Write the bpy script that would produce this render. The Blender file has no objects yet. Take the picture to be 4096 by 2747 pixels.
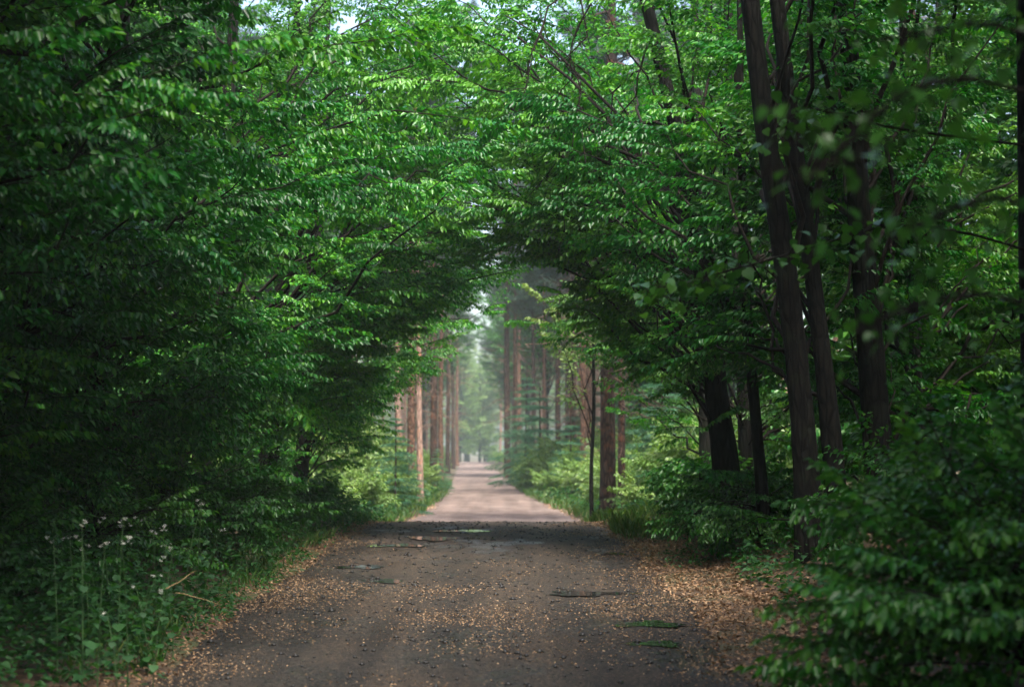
import bpy, math, time
import numpy as np
from mathutils import Vector
T0 = time.time()
sc = bpy.context.scene
COL = sc.collection
R = math.radians

# ------------------------------------------------------------------ camera
FPX = 1991.0                       # 70 mm on a 36 mm sensor, in pixels of a 1024 wide frame
CAMZ = 1.88
PITCH = math.atan(100.0 / FPX)
cd = bpy.data.cameras.new('camera')
cam = bpy.data.objects.new('camera', cd)
COL.objects.link(cam)
cam.location = (0, 0, CAMZ)
cam.rotation_euler = (math.pi / 2 + PITCH, 0, 0)
cd.sensor_width = 36.0
cd.lens = 70.0
cd.clip_start = 0.1
cd.clip_end = 3000
cd.dof.use_dof = True
cd.dof.focus_distance = 23.0
cd.dof.aperture_fstop = 2.2
sc.camera = cam

# ------------------------------------------------------------------ sky and sun
SUN_DIR = Vector((0.14, -0.40, 0.90)).normalized()      # towards the sun
w = bpy.data.worlds.new('World')
sc.world = w
w.use_nodes = True
wn = w.node_tree
sky = wn.nodes.new('ShaderNodeTexSky')
sky.sky_type = 'NISHITA'
sky.sun_disc = False
sky.sun_elevation = math.asin(SUN_DIR.z)
sky.sun_rotation = math.atan2(SUN_DIR.x, SUN_DIR.y)
sky.air_density = 1.0
sky.dust_density = 4.0
wn.links.new(sky.outputs[0], wn.nodes['Background'].inputs[0])
wn.nodes['Background'].inputs[1].default_value = 0.07
sl = bpy.data.lights.new('sun', 'SUN')
sl.energy = 1.5
sl.angle = R(16)
sl.color = (1.0, 0.95, 0.86)
so = bpy.data.objects.new('sun', sl)
COL.objects.link(so)
so.rotation_euler = SUN_DIR.to_track_quat('Z', 'Y').to_euler()
so.location = (0, 0, 60)

vs = sc.view_settings
vs.view_transform = 'Standard'
vs.look = 'None'
vs.gamma = 1.0
vs.exposure = 2.85
cy = sc.cycles
cy.max_bounces = 7
cy.diffuse_bounces = 4
cy.glossy_bounces = 2
cy.transmission_bounces = 4
cy.volume_bounces = 1
cy.transparent_max_bounces = 4
cy.use_denoising = True
cy.sample_clamp_indirect = 6.0
cy.caustics_reflective = False
cy.caustics_refractive = False

# ------------------------------------------------------------------ helpers
def W(px, py, d):
    """world point seen at a pixel of the 1024 x 686 photograph, d metres ahead"""
    u = (px - 512.0) / FPX
    v = (343.0 - py) / FPX
    y = math.cos(PITCH) - v * math.sin(PITCH)
    z = math.sin(PITCH) + v * math.cos(PITCH)
    s = d / y
    return np.array([u * s, d, CAMZ + z * s])

def smooth(a, b, x):
    t = np.clip((x - a) / (b - a), 0, 1)
    return t * t * (3 - 2 * t)

def tag(o, label=None, cat=None, group=None, kind=None):
    if label: o['label'] = label
    if cat: o['category'] = cat
    if group: o['group'] = group
    if kind: o['kind'] = kind
    return o

def empty(name, loc, label, cat, group=None):
    o = bpy.data.objects.new(name, None)
    COL.objects.link(o)
    o.location = loc
    o.empty_display_size = 0.2
    return tag(o, label, cat, group)

def raw_mesh(name, verts, faces, attrs=None, smooth_shade=False):
    """faces: (n,k) int array, all the same corner count"""
    me = bpy.data.meshes.new(name)
    verts = np.ascontiguousarray(verts, dtype=np.float32)
    faces = np.ascontiguousarray(faces, dtype=np.int32)
    n, k = faces.shape
    me.vertices.add(len(verts))
    me.vertices.foreach_set('co', verts.ravel())
    me.loops.add(n * k)
    me.loops.foreach_set('vertex_index', faces.ravel())
    me.polygons.add(n)
    me.polygons.foreach_set('loop_start', np.arange(0, n * k, k, dtype=np.int32))
    if attrs:
        for an, av in attrs.items():
            a = me.attributes.new(an, 'FLOAT', 'POINT')
            a.data.foreach_set('value', np.ascontiguousarray(av, dtype=np.float32))
    if smooth_shade:
        me.polygons.foreach_set('use_smooth', np.ones(n, dtype=bool))
    me.update(calc_edges=True)
    return me

def link(name, me, mat, parent=None, loc=None):
    o = bpy.data.objects.new(name, me)
    COL.objects.link(o)
    if mat is not None and len(me.materials) == 0:
        me.materials.append(mat)
    if parent is not None:
        o.parent = parent
    if loc is not None:
        o.location = loc
    return o

def nrmz(v):
    return v / np.maximum(np.linalg.norm(v, axis=-1, keepdims=True), 1e-9)

class Tubes:
    """collects tapered tubes; build() gives one mesh"""
    def __init__(self):
        self.v = []; self.f = []; self.n = 0
    def add(self, pts, rad, seg=6, rng=None, rough=0.0):
        pts = np.asarray(pts, float); rad = np.asarray(rad, float)
        m = len(pts)
        tan = nrmz(np.gradient(pts, axis=0))
        ref = np.array([0.0, 0, 1]) if abs(tan[0][2]) < 0.8 else np.array([1.0, 0, 0])
        s1 = nrmz(np.cross(tan, ref)); s2 = np.cross(tan, s1)
        a = np.linspace(0, 2 * np.pi, seg, endpoint=False)
        rr = rad[:, None] * np.ones(seg)
        if rng is not None and rough:
            rr = rr * (1 + rough * rng.normal(size=(m, seg)))
        ring = pts[:, None, :] + rr[..., None] * (np.cos(a)[None, :, None] * s1[:, None, :] + np.sin(a)[None, :, None] * s2[:, None, :])
        base = self.n
        i = np.arange(m - 1)[:, None] * seg; j = np.arange(seg)[None, :]; jn = (j + 1) % seg
        q = np.stack([i + j, i + jn, i + seg + jn, i + seg + j], -1).reshape(-1, 4) + base
        self.v.append(ring.reshape(-1, 3)); self.f.append(q); self.n += m * seg
    def add_segs(self, a, b, ra, rb):
        """many straight three sided twigs at once"""
        if len(a) == 0: return
        t = nrmz(b - a)
        ref = np.where(np.abs(t[:, 2:3]) < 0.8, np.array([[0, 0, 1.0]]), np.array([[1.0, 0, 0]]))
        s1 = nrmz(np.cross(t, ref)); s2 = np.cross(t, s1)
        vs_ = []
        for p, r in ((a, ra), (b, rb)):
            for k in range(3):
                an = 2 * np.pi * k / 3
                vs_.append(p + r[:, None] * (math.cos(an) * s1 + math.sin(an) * s2))
        v = np.stack(vs_, 1)
        n = len(a)
        o = (np.arange(n) * 6)[:, None]
        q = np.concatenate([o + np.array([[k, (k + 1) % 3, 3 + (k + 1) % 3, 3 + k]]) for k in range(3)], 0) + self.n
        self.v.append(v.reshape(-1, 3)); self.f.append(q); self.n += n * 6
    def build(self, name, origin=(0, 0, 0), smooth_shade=True):
        if not self.v: return None
        return raw_mesh(name, np.concatenate(self.v) - np.asarray(origin), np.concatenate(self.f), None, smooth_shade)

def leaf_mesh(name, pos, d, n, L, wid, tint, lod, origin=(0, 0, 0), bend=0.18):
    pos = pos - np.asarray(origin)
    d = nrmz(d); n = nrmz(n - d * np.sum(n * d, -1, keepdims=True)); s = np.cross(d, n)
    L = L[:, None]; wd = wid[:, None] * 0.5
    N = len(pos)
    up = n * wd * 0.45
    if lod >= 4:
        tip = pos + d * L - n * L * bend
        v = np.stack([pos,
                      pos + d * L * 0.33 - s * wd + up, pos + d * L * 0.70 - s * wd * 0.72 + up * 0.5 - n * L * bend * 0.4,
                      tip,
                      pos + d * L * 0.70 + s * wd * 0.72 + up * 0.5 - n * L * bend * 0.4, pos + d * L * 0.33 + s * wd + up], 1)
        o = (np.arange(N) * 6)[:, None]
        f = np.stack([o + np.array([[0, 1, 2, 3]]), o + np.array([[0, 3, 4, 5]])], 1).reshape(-1, 4)
        k = 6
    else:
        tip = pos + d * L - n * L * bend
        v = np.stack([pos, pos + d * L * 0.45 - s * wd + up, tip, pos + d * L * 0.45 + s * wd + up], 1)
        o = (np.arange(N) * 4)[:, None]
        f = np.stack([o + np.array([[0, 1, 2]]), o + np.array([[0, 2, 3]])], 1).reshape(-1, 3)
        k = 4
    return raw_mesh(name, v.reshape(-1, 3), f, {'tint': np.repeat(tint, k)})

# ------------------------------------------------------------------ lie of the land
def road_x(y):
    y = np.asarray(y, float)
    return -0.45 - 0.022 * np.maximum(y - 62, 0) - 0.0055 * 0.5 * np.clip(y - 40, 0, 44)
def road_z(y):
    y = np.asarray(y, float)
    near = 0.014 * np.clip(y, -30, 36)
    dip = smooth(34, 52, y) * 0.80 + smooth(55, 110, y) * 0.22
    far = -1.6 * smooth(262, 330, y)
    return near - dip + far
def half_w(y):
    y = np.asarray(y, float)
    return 2.12 - 0.12 * smooth(24, 36, y) * (1 - smooth(44, 60, y)) + 0.30 * smooth(40, 54, y) * (1 - smooth(54, 70, y)) - 0.38 * smooth(60, 95, y) + 0.06 * np.sin(y * 0.7) + 0.04 * np.sin(y * 1.9 + 1)
def ground_z(x, y):
    x = np.asarray(x, float); y = np.asarray(y, float)
    rx = x - road_x(y)
    u = np.abs(rx) - half_w(y)
    z = road_z(y) - 0.045 + 0.06 * smooth(-0.15, 0.35, u)
    right = rx > 0
    far = smooth(40, 54, y)
    bank = np.where(right, 0.55, 0.30) * smooth(0.5, 2.6, u) * (1 - far) + far * (0.75 * smooth(0.6, 4.0, u))
    bank = bank + 0.5 * smooth(4, 20, u)
    lump = 0.06 * np.sin(x * 1.7 + 0.6 * y) * np.sin(y * 1.3 - 0.4 * x) + 0.03 * np.sin(x * 4.1 + y * 2.7) * np.sin(y * 3.7)
    return z + bank + lump * smooth(0.2, 1.2, u)

# ------------------------------------------------------------------ materials
def mat(name):
    m = bpy.data.materials.new(name)
    m.use_nodes = True
    nt = m.node_tree
    return m, nt, nt.nodes['Principled BSDF']
def ramp(nt, stops, src=None):
    r = nt.nodes.new('ShaderNodeValToRGB')
    els = r.color_ramp.elements
    els[0].position, els[0].color = stops[0][0], (*stops[0][1], 1)
    els[1].position, els[1].color = stops[-1][0], (*stops[-1][1], 1)
    for p, c in stops[1:-1]:
        e = els.new(p); e.color = (*c, 1)
    if src is not None: nt.links.new(src, r.inputs[0])
    return r
def noise(nt, scale, detail=4, rough=0.55, vec=None):
    n = nt.nodes.new('ShaderNodeTexNoise')
    n.inputs['Scale'].default_value = scale
    n.inputs['Detail'].default_value = detail
    n.inputs['Roughness'].default_value = rough
    if vec is not None: nt.links.new(vec, n.inputs['Vector'])
    return n
def bump(nt, src, dist, strength=1.0):
    b = nt.nodes.new('ShaderNodeBump')
    b.inputs['Distance'].default_value = dist
    b.inputs['Strength'].default_value = strength
    nt.links.new(src, b.inputs['Height'])
    return b
def math_n(nt, op, a, b=None):
    n = nt.nodes.new('ShaderNodeMath'); n.operation = op
    for i, s in enumerate((a, b)):
        if s is None: continue
        if hasattr(s, 'links') or hasattr(s, 'is_linked'): nt.links.new(s, n.inputs[i])
        else: n.inputs[i].default_value = s
    return n.outputs[0]
def mixc(nt, fac, a, b):
    n = nt.nodes.new('ShaderNodeMix'); n.data_type = 'RGBA'
    for s, i in ((fac, 0), (a, 6), (b, 7)):
        if isinstance(s, (int, float)): n.inputs[i].default_value = s
        elif isinstance(s, tuple): n.inputs[i].default_value = (*s, 1)
        else: nt.links.new(s, n.inputs[i])
    return n.outputs[2]

def leaf_mat(name, dark, mid, light, trans=0.38, rough=0.38, tcol=(1.3, 1.35, 0.6)):
    m, nt, p = mat(name)
    at = nt.nodes.new('ShaderNodeAttribute'); at.attribute_name = 'tint'
    r = ramp(nt, [(0.0, dark), (0.5, mid), (1.0, light)], at.outputs['Fac'])
    nt.links.new(r.outputs[0], p.inputs['Base Color'])
    p.inputs['Roughness'].default_value = rough
    p.inputs['Specular IOR Level'].default_value = 0.4
    t = nt.nodes.new('ShaderNodeBsdfTranslucent')
    mul = nt.nodes.new('ShaderNodeMix'); mul.data_type = 'RGBA'; mul.blend_type = 'MULTIPLY'
    mul.inputs[0].default_value = 1.0
    nt.links.new(r.outputs[0], mul.inputs[6]); mul.inputs[7].default_value = (*tcol, 1)
    nt.links.new(mul.outputs[2], t.inputs['Color'])
    mx = nt.nodes.new('ShaderNodeMixShader'); mx.inputs[0].default_value = trans
    nt.links.new(p.outputs[0], mx.inputs[1]); nt.links.new(t.outputs[0], mx.inputs[2])
    nt.links.new(mx.outputs[0], nt.nodes['Material Output'].inputs[0])
    return m

M = {}
M['hornbeam'] = leaf_mat('hornbeam_leaf', (0.005, 0.070, 0.010), (0.017, 0.148, 0.013), (0.095, 0.28, 0.018))
M['linden'] = leaf_mat('linden_leaf', (0.03, 0.11, 0.018), (0.05, 0.16, 0.025), (0.10, 0.23, 0.035), trans=0.42)
M['shrub'] = leaf_mat('shrub_leaf', (0.009, 0.066, 0.009), (0.022, 0.12, 0.012), (0.07, 0.20, 0.020))
M['pale_shrub'] = leaf_mat('pale_shrub_leaf', (0.07, 0.15, 0.03), (0.13, 0.23, 0.05), (0.23, 0.32, 0.09))  # leaf colour raised to stand for the far stretch's light and haze
M['herb'] = leaf_mat('herb_leaf', (0.010, 0.052, 0.012), (0.018, 0.085, 0.018), (0.04, 0.13, 0.03), rough=0.6)
M['forest'] = leaf_mat('forest_leaf', (0.014, 0.085, 0.012), (0.030, 0.15, 0.018), (0.085, 0.23, 0.03))
M['needle'] = leaf_mat('pine_needle', (0.025, 0.06, 0.04), (0.04, 0.085, 0.05), (0.06, 0.11, 0.06), trans=0.15, tcol=(1, 1, 1))
M['spruce'] = leaf_mat('spruce_needle', (0.03, 0.11, 0.05), (0.05, 0.16, 0.07), (0.08, 0.22, 0.09), trans=0.25, tcol=(1, 1, 1))
M['grass'] = leaf_mat('grass_blade', (0.04, 0.11, 0.02), (0.07, 0.17, 0.03), (0.16, 0.20, 0.06), trans=0.35)
M['litter'] = leaf_mat('dry_leaf', (0.09, 0.045, 0.02), (0.26, 0.15, 0.075), (0.46, 0.31, 0.18), trans=0.1, rough=0.6, tcol=(1, 1, 1))
M['brown_frond'] = leaf_mat('brown_frond', (0.12, 0.06, 0.025), (0.22, 0.12, 0.05), (0.30, 0.20, 0.09), trans=0.3, rough=0.6, tcol=(1, 1, 1))

def bark_mat(name, dark, light, scale, stretch, bumpd, spots=None):
    m, nt, p = mat(name)
    tc = nt.nodes.new('ShaderNodeTexCoord')
    mp = nt.nodes.new('ShaderNodeMapping'); mp.inputs['Scale'].default_value = (1, 1, stretch)
    nt.links.new(tc.outputs['Object'], mp.inputs['Vector'])
    n1 = noise(nt, scale, 6, 0.65, mp.outputs[0])
    v = nt.nodes.new('ShaderNodeTexVoronoi'); v.inputs['Scale'].default_value = scale * 1.3
    v.feature = 'DISTANCE_TO_EDGE'
    nt.links.new(mp.outputs[0], v.inputs['Vector'])
    h = math_n(nt, 'ADD', math_n(nt, 'MULTIPLY', n1.outputs['Fac'], 0.7), math_n(nt, 'MULTIPLY', math_n(nt, 'MINIMUM', v.outputs['Distance'], 0.25), 1.6))
    r = ramp(nt, [(0.3, dark), (0.75, light)], h)
    col = r.outputs[0]
    if spots:
        n2 = noise(nt, 2.3, 5, 0.6, tc.outputs['Object'])
        rs = ramp(nt, [(0.55, (0, 0, 0)), (0.66, (1, 1, 1))], n2.outputs['Fac'])
        col = mixc(nt, rs.outputs[0], col, spots)
    nt.links.new(col, p.inputs['Base Color'])
    p.inputs['Roughness'].default_value = 0.9
    p.inputs['Specular IOR Level'].default_value = 0.12
    b = bump(nt, h, bumpd)
    nt.links.new(b.outputs[0], p.inputs['Normal'])
    return m
M['bark'] = bark_mat('silhouette_bark', (0.003, 0.003, 0.003), (0.013, 0.012, 0.010), 11, 0.22, 0.025, (0.013, 0.016, 0.010))  # near black: shade of the silhouetted trunks put into the bark colour
M['twig'] = bark_mat('twig_bark', (0.006, 0.005, 0.005), (0.020, 0.015, 0.012), 20, 0.5, 0.002)
M['pine_bark'] = bark_mat('pine_bark', (0.045, 0.027, 0.020), (0.20, 0.105, 0.068), 7, 0.3, 0.05, (0.08, 0.052, 0.042))
M['pine_bark_grey'] = bark_mat('grey_pine_bark', (0.020, 0.014, 0.012), (0.075, 0.048, 0.038), 7, 0.3, 0.05, (0.13, 0.055, 0.033))
M['pine_bark_pink'] = bark_mat('pale_pine_bark', (0.14, 0.085, 0.065), (0.36, 0.235, 0.18), 5, 0.3, 0.03, (0.34, 0.16, 0.085))
M['dead_twig'] = bark_mat('dead_twig', (0.09, 0.055, 0.04), (0.20, 0.13, 0.095), 20, 0.5, 0.002)
M['stalk'] = bark_mat('dry_stalk', (0.22, 0.14, 0.07), (0.42, 0.30, 0.16), 30, 0.3, 0.001)

m, nt, p = mat('petal'); M['petal'] = m
p.inputs['Base Color'].default_value = (0.78, 0.78, 0.70, 1); p.inputs['Roughness'].default_value = 0.6
m, nt, p = mat('stem'); M['stem'] = m
n1 = noise(nt, 30); r = ramp(nt, [(0.3, (0.03, 0.08, 0.02)), (0.7, (0.06, 0.13, 0.035))], n1.outputs['Fac'])
nt.links.new(r.outputs[0], p.inputs['Base Color']); p.inputs['Roughness'].default_value = 0.5
m, nt, p = mat('stone'); M['stone'] = m
n1 = noise(nt, 8); r = ramp(nt, [(0.3, (0.006, 0.006, 0.007)), (0.7, (0.024, 0.022, 0.02))], n1.outputs['Fac'])
nt.links.new(r.outputs[0], p.inputs['Base Color']); p.inputs['Roughness'].default_value = 0.55

# forest floor
m, nt, p = mat('forest_floor'); M['floor'] = m
tc = nt.nodes.new('ShaderNodeTexCoord')
n1 = noise(nt, 14, 8, 0.7, tc.outputs['Object']); n2 = noise(nt, 0.5, 4, 0.6, tc.outputs['Object'])
r1 = ramp(nt, [(0.3, (0.018, 0.012, 0.008)), (0.5, (0.06, 0.035, 0.018)), (0.72, (0.17, 0.095, 0.045))], n1.outputs['Fac'])
r2 = ramp(nt, [(0.45, (0, 0, 0)), (0.62, (1, 1, 1))], n2.outputs['Fac'])
g = ramp(nt, [(0.35, (0.02, 0.05, 0.012)), (0.7, (0.06, 0.10, 0.025))], n1.outputs['Fac'])
nt.links.new(mixc(nt, math_n(nt, 'MULTIPLY', r2.outputs[0], 0.6), r1.outputs[0], g.outputs[0]), p.inputs['Base Color'])
p.inputs['Roughness'].default_value = 0.9
nt.links.new(bump(nt, n1.outputs['Fac'], 0.03).outputs[0], p.inputs['Normal'])

# lane: worn wet tarmac up to the hump, dry pinkish grit beyond it
m, nt, p = mat('lane_surface'); M['lane'] = m
tc = nt.nodes.new('ShaderNodeTexCoord')
sep = nt.nodes.new('ShaderNodeSeparateXYZ'); nt.links.new(tc.outputs['Object'], sep.inputs[0])
mp = nt.nodes.new('ShaderNodeMapping'); mp.inputs['Scale'].default_value = (1, 0.45, 1)
nt.links.new(tc.outputs['Object'], mp.inputs['Vector'])
gr = noise(nt, 60, 6, 0.75, tc.outputs['Object'])
fine = nt.nodes.new('ShaderNodeTexVoronoi'); fine.inputs['Scale'].default_value = 55
nt.links.new(tc.outputs['Object'], fine.inputs['Vector'])
patch = noise(nt, 1.1, 5, 0.6, mp.outputs[0])
patch2 = noise(nt, 0.35, 4, 0.55, mp.outputs[0])
tar = ramp(nt, [(0.25, (0.010, 0.009, 0.009)), (0.5, (0.025, 0.0235, 0.022)), (0.8, (0.066, 0.057, 0.048))], gr.outputs['Fac'])
dusty = ramp(nt, [(0.3, (0.026, 0.020, 0.015)), (0.8, (0.095, 0.068, 0.048))], gr.outputs['Fac'])
pm = ramp(nt, [(0.42, (0, 0, 0)), (0.62, (1, 1, 1))], patch.outputs['Fac'])
nearc = mixc(nt, math_n(nt, 'MULTIPLY', pm.outputs[0], 0.45), tar.outputs[0], dusty.outputs[0])
chip = ramp(nt, [(0.15, (0.35, 0.34, 0.33)), (0.55, (0.95, 0.9, 0.84)), (0.85, (2.3, 1.9, 1.5))], fine.outputs['Color'])
mulc = nt.nodes.new('ShaderNodeMix'); mulc.data_type = 'RGBA'; mulc.blend_type = 'MULTIPLY'; mulc.inputs[0].default_value = 1.0
nt.links.new(nearc, mulc.inputs[6]); nt.links.new(chip.outputs[0], mulc.inputs[7]); nearc = mulc.outputs[2]
p.inputs['Specular IOR Level'].default_value = 0.3
mpt = nt.nodes.new('ShaderNodeMapping'); mpt.inputs['Scale'].default_value = (2.2, 0.07, 1)
nt.links.new(tc.outputs['Object'], mpt.inputs['Vector'])
trk = noise(nt, 1.0, 3, 0.5, mpt.outputs[0])
trc = ramp(nt, [(0.35, (0.62, 0.62, 0.63)), (0.65, (1.35, 1.33, 1.3))], trk.outputs['Fac'])
def times(a_, b_):
    q_ = nt.nodes.new('ShaderNodeMix'); q_.data_type = 'RGBA'; q_.blend_type = 'MULTIPLY'; q_.inputs[0].default_value = 1.0
    nt.links.new(a_, q_.inputs[6]); nt.links.new(b_, q_.inputs[7]); return q_.outputs[2]
nearc = times(nearc, trc.outputs[0])
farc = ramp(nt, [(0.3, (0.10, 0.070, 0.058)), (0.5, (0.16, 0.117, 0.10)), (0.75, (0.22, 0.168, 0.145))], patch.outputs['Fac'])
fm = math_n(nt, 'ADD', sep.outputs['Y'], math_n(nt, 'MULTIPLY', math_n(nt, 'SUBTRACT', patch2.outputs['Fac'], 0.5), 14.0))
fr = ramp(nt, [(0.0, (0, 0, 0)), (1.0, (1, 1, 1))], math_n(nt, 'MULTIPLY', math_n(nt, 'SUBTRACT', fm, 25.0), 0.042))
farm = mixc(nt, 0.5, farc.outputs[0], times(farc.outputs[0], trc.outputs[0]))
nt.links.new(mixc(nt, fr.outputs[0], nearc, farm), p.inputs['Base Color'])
rr = ramp(nt, [(0.36, (0.28, 0.28, 0.28)), (0.46, (0.75, 0.75, 0.75))], patch.outputs['Fac'])
nt.links.new(math_n(nt, 'MAXIMUM', rr.outputs[0], fr.outputs[0]), p.inputs['Roughness'])
hh = math_n(nt, 'ADD', gr.outputs['Fac'], math_n(nt, 'MULTIPLY', fine.outputs['Distance'], 0.8))
nt.links.new(bump(nt, hh, 0.022, 1.0).outputs[0], p.inputs['Normal'])

m, nt, p = mat('puddle_water'); M['water'] = m
p.inputs['Base Color'].default_value = (0.018, 0.02, 0.018, 1); p.inputs['Roughness'].default_value = 0.03
p.inputs['IOR'].default_value = 1.33
nz = noise(nt, 6, 2); nt.links.new(bump(nt, nz.outputs['Fac'], 0.002, 0.3).outputs[0], p.inputs['Normal'])

# ------------------------------------------------------------------ ground and lane
ys = np.concatenate([np.arange(-40, 8, 2.0), np.arange(8, 60, 0.25), np.arange(60, 140, 1.0), np.arange(140, 360, 4.0), np.linspace(360, 900, 30)])
xo = np.concatenate([np.array([-220, -160, -110, -80, -60, -45, -34, -26, -20, -16, -13, -11]), np.arange(-9.5, 9.6, 0.22), np.array([11, 13, 16, 20, 26, 34, 45, 60, 80, 110, 160, 220])])
X = xo[None, :] + road_x(ys)[:, None]
Y = np.repeat(ys[:, None], len(xo), 1)
Z = ground_z(X, Y)
ny, nx = X.shape
idx = np.arange(ny * nx).reshape(ny, nx)
q = np.stack([idx[:-1, :-1], idx[:-1, 1:], idx[1:, 1:], idx[1:, :-1]], -1).reshape(-1, 4)
tag(link('forest_floor', raw_mesh('forest_floor', np.stack([X, Y, Z], -1).reshape(-1, 3), q, None, True), M['floor']), kind='structure')

rngR = np.random.default_rng(5)
yr = np.concatenate([np.arange(-30, 10, 1.0), np.arange(10, 60, 0.2), np.arange(60, 140, 1.0), np.arange(140, 345, 4.0)])
t = np.linspace(-1, 1, 25)
hw = half_w(yr)[:, None] + 0.10
rag = rngR.normal(size=(len(yr), 1)) * 0.05
Xr = road_x(yr)[:, None] + t[None, :] * (hw + rag)
Yr = np.repeat(yr[:, None], len(t), 1)
ruts = -0.012 * np.exp(-((np.abs(t) - 0.45) / 0.13) ** 2)[None, :]
Zr = road_z(yr)[:, None] - 0.02 * (t[None, :] ** 4) + ruts + 0.004 * np.sin(Xr * 3.1 + Yr * 1.3) * np.sin(Yr * 2.2)
ny, nx = Xr.shape
idx = np.arange(ny * nx).reshape(ny, nx)
q = np.stack([idx[:-1, :-1], idx[:-1, 1:], idx[1:, 1:], idx[1:, :-1]], -1).reshape(-1, 4)
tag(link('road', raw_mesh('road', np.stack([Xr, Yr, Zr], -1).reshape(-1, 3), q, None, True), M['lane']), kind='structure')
def lane_z(x, y):
    tt = (x - road_x(y)) / (half_w(y) + 0.1)
    return road_z(y) - 0.02 * tt ** 4 - 0.012 * np.exp(-((np.abs(tt) - 0.45) / 0.13) ** 2) + 0.004 * np.sin(x * 3.1 + y * 1.3) * np.sin(y * 2.2)

# puddles lying in the worn lane
def on_ground(px, py):
    d = 14.0
    for _ in range(40):
        d = FPX * (CAMZ - float(road_z(d))) / (py - 443.0)
        d = min(max(d, 8), 60)
    p_ = W(px, py, d)
    return p_[0], d
PUD = []
for i, (px, py, wpx, ln) in enumerate([(434, 537, 60, 0.9), (398, 544, 75, 0.55), (362, 565, 55, 0.5), (386, 578, 70, 0.5), (588, 591, 95, 0.5), (648, 622, 85, 0.40), (655, 641, 70, 0.30), (465, 530, 70, 0.6), (610, 552, 40, 0.4)]):
    x, y = on_ground(px, py)
    rg = np.random.default_rng(100 + i)
    n = 40; a = np.linspace(0, 2 * np.pi, n, endpoint=False)
    rad = 1 + 0.025 * rg.normal(size=n) + 0.22 * np.sin(a * 3 + rg.uniform(0, 6)) + 0.15 * np.sin(a * 5 + rg.uniform(0, 6)) + 0.12 * np.sin(a * 9 + rg.uniform(0, 6))
    hx = wpx / FPX * y / 2 * 0.8
    PUD.append((x, y, hx * 1.05, ln * 0.8))
    vx = x + np.cos(a) * rad * hx; vy = y + np.sin(a) * rad * ln * 0.75
    zz = float(lane_z(np.array(x), np.array(y))) + 0.006
    v = np.concatenate([np.stack([vx, vy, np.full(n, zz)], -1), [[x, y, zz]]])
    f = np.array([[k, (k + 1) % n, n] for k in range(n)])
    tag(link('puddle', raw_mesh('puddle', v, f), M['water']), kind='structure')

# ------------------------------------------------------------------ twig sprays
class Spray: pass
def make_spray(seed, L=1.0, nside=8, leaf=0.085, gap=0.05, ratio=0.55, side_len=0.45, droop=0.22, hang=(0.15, 0.95)):
    rg = np.random.default_rng(seed)
    P, D, Nn, A, B, RA = [], [], [], [], [], []
    def axis(p0, dirv, ln, sag, n, r):
        pts = [np.array(p0, float)]
        d_ = np.array(dirv, float)
        for k in range(n):
            d_ = d_ + np.array([rg.normal() * 0.08, rg.normal() * 0.08, -sag / n]); d_ /= np.linalg.norm(d_)
            pts.append(pts[-1] + d_ * ln / n)
        pts = np.array(pts)
        for k in range(n):
            A.append(pts[k]); B.append(pts[k + 1]); RA.append(r * (1 - 0.6 * k / n))
        return pts
    def leaves(pts, start):
        seg = np.linalg.norm(np.diff(pts, axis=0), axis=1); cum = np.concatenate([[0], np.cumsum(seg)])
        s = start; side = rg.choice([-1, 1])
        while s <= cum[-1] + 1e-6:
            k = min(np.searchsorted(cum, s, side='right') - 1, len(seg) - 1)
            t_ = (s - cum[k]) / seg[k]
            p_ = pts[k] * (1 - t_) + pts[k + 1] * t_
            d_ = (pts[k + 1] - pts[k]) / seg[k]
            sd = np.cross([0, 0, 1.0], d_); sd /= np.linalg.norm(sd) + 1e-9
            ang = rg.uniform(0.5, 1.15)
            ld = d_ * math.cos(ang) + sd * side * math.sin(ang)
            ld[2] -= rg.uniform(*hang); ld /= np.linalg.norm(ld)
            P.append(p_); D.append(ld); Nn.append(np.array([rg.normal() * 0.35, rg.normal() * 0.35, 1.0]))
            side = -side; s += gap * rg.uniform(0.7, 1.3)
        d_ = (pts[-1] - pts[-2]); P.append(pts[-1]); D.append(d_ / np.linalg.norm(d_) - np.array([0, 0, 0.3])); Nn.append(np.array([0, 0, 1.0]))
    main = axis((0, 0, 0), (1, 0, 0.12), L, droop * 2, 6, 0.006)
    leaves(main, 0.15)
    sgn = 1
    for k in range(nside):
        t_ = 0.10 + 0.80 * k / nside + rg.uniform(-0.03, 0.03)
        i = int(t_ * 6); fr = t_ * 6 - i
        p_ = main[i] * (1 - fr) + main[i + 1] * fr
        an = rg.uniform(0.6, 1.0) * sgn; sgn = -sgn
        ln = side_len * (1 - 0.65 * t_) * rg.uniform(0.8, 1.25)
        pts = axis(p_, (math.cos(an), math.sin(an), rg.uniform(-0.1, 0.12)), ln, 0.35, 3, 0.0035)
        leaves(pts, 0.04)
    s = Spray()
    s.P = np.array(P); s.D = np.array(D); s.N = np.array(Nn)
    s.L = leaf * rg.uniform(0.7, 1.2, len(P)); s.Wd = s.L * ratio * rg.uniform(0.85, 1.15, len(P))
    s.A = np.array(A); s.B = np.array(B); s.R = np.array(RA); s.len = L
    return s

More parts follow.
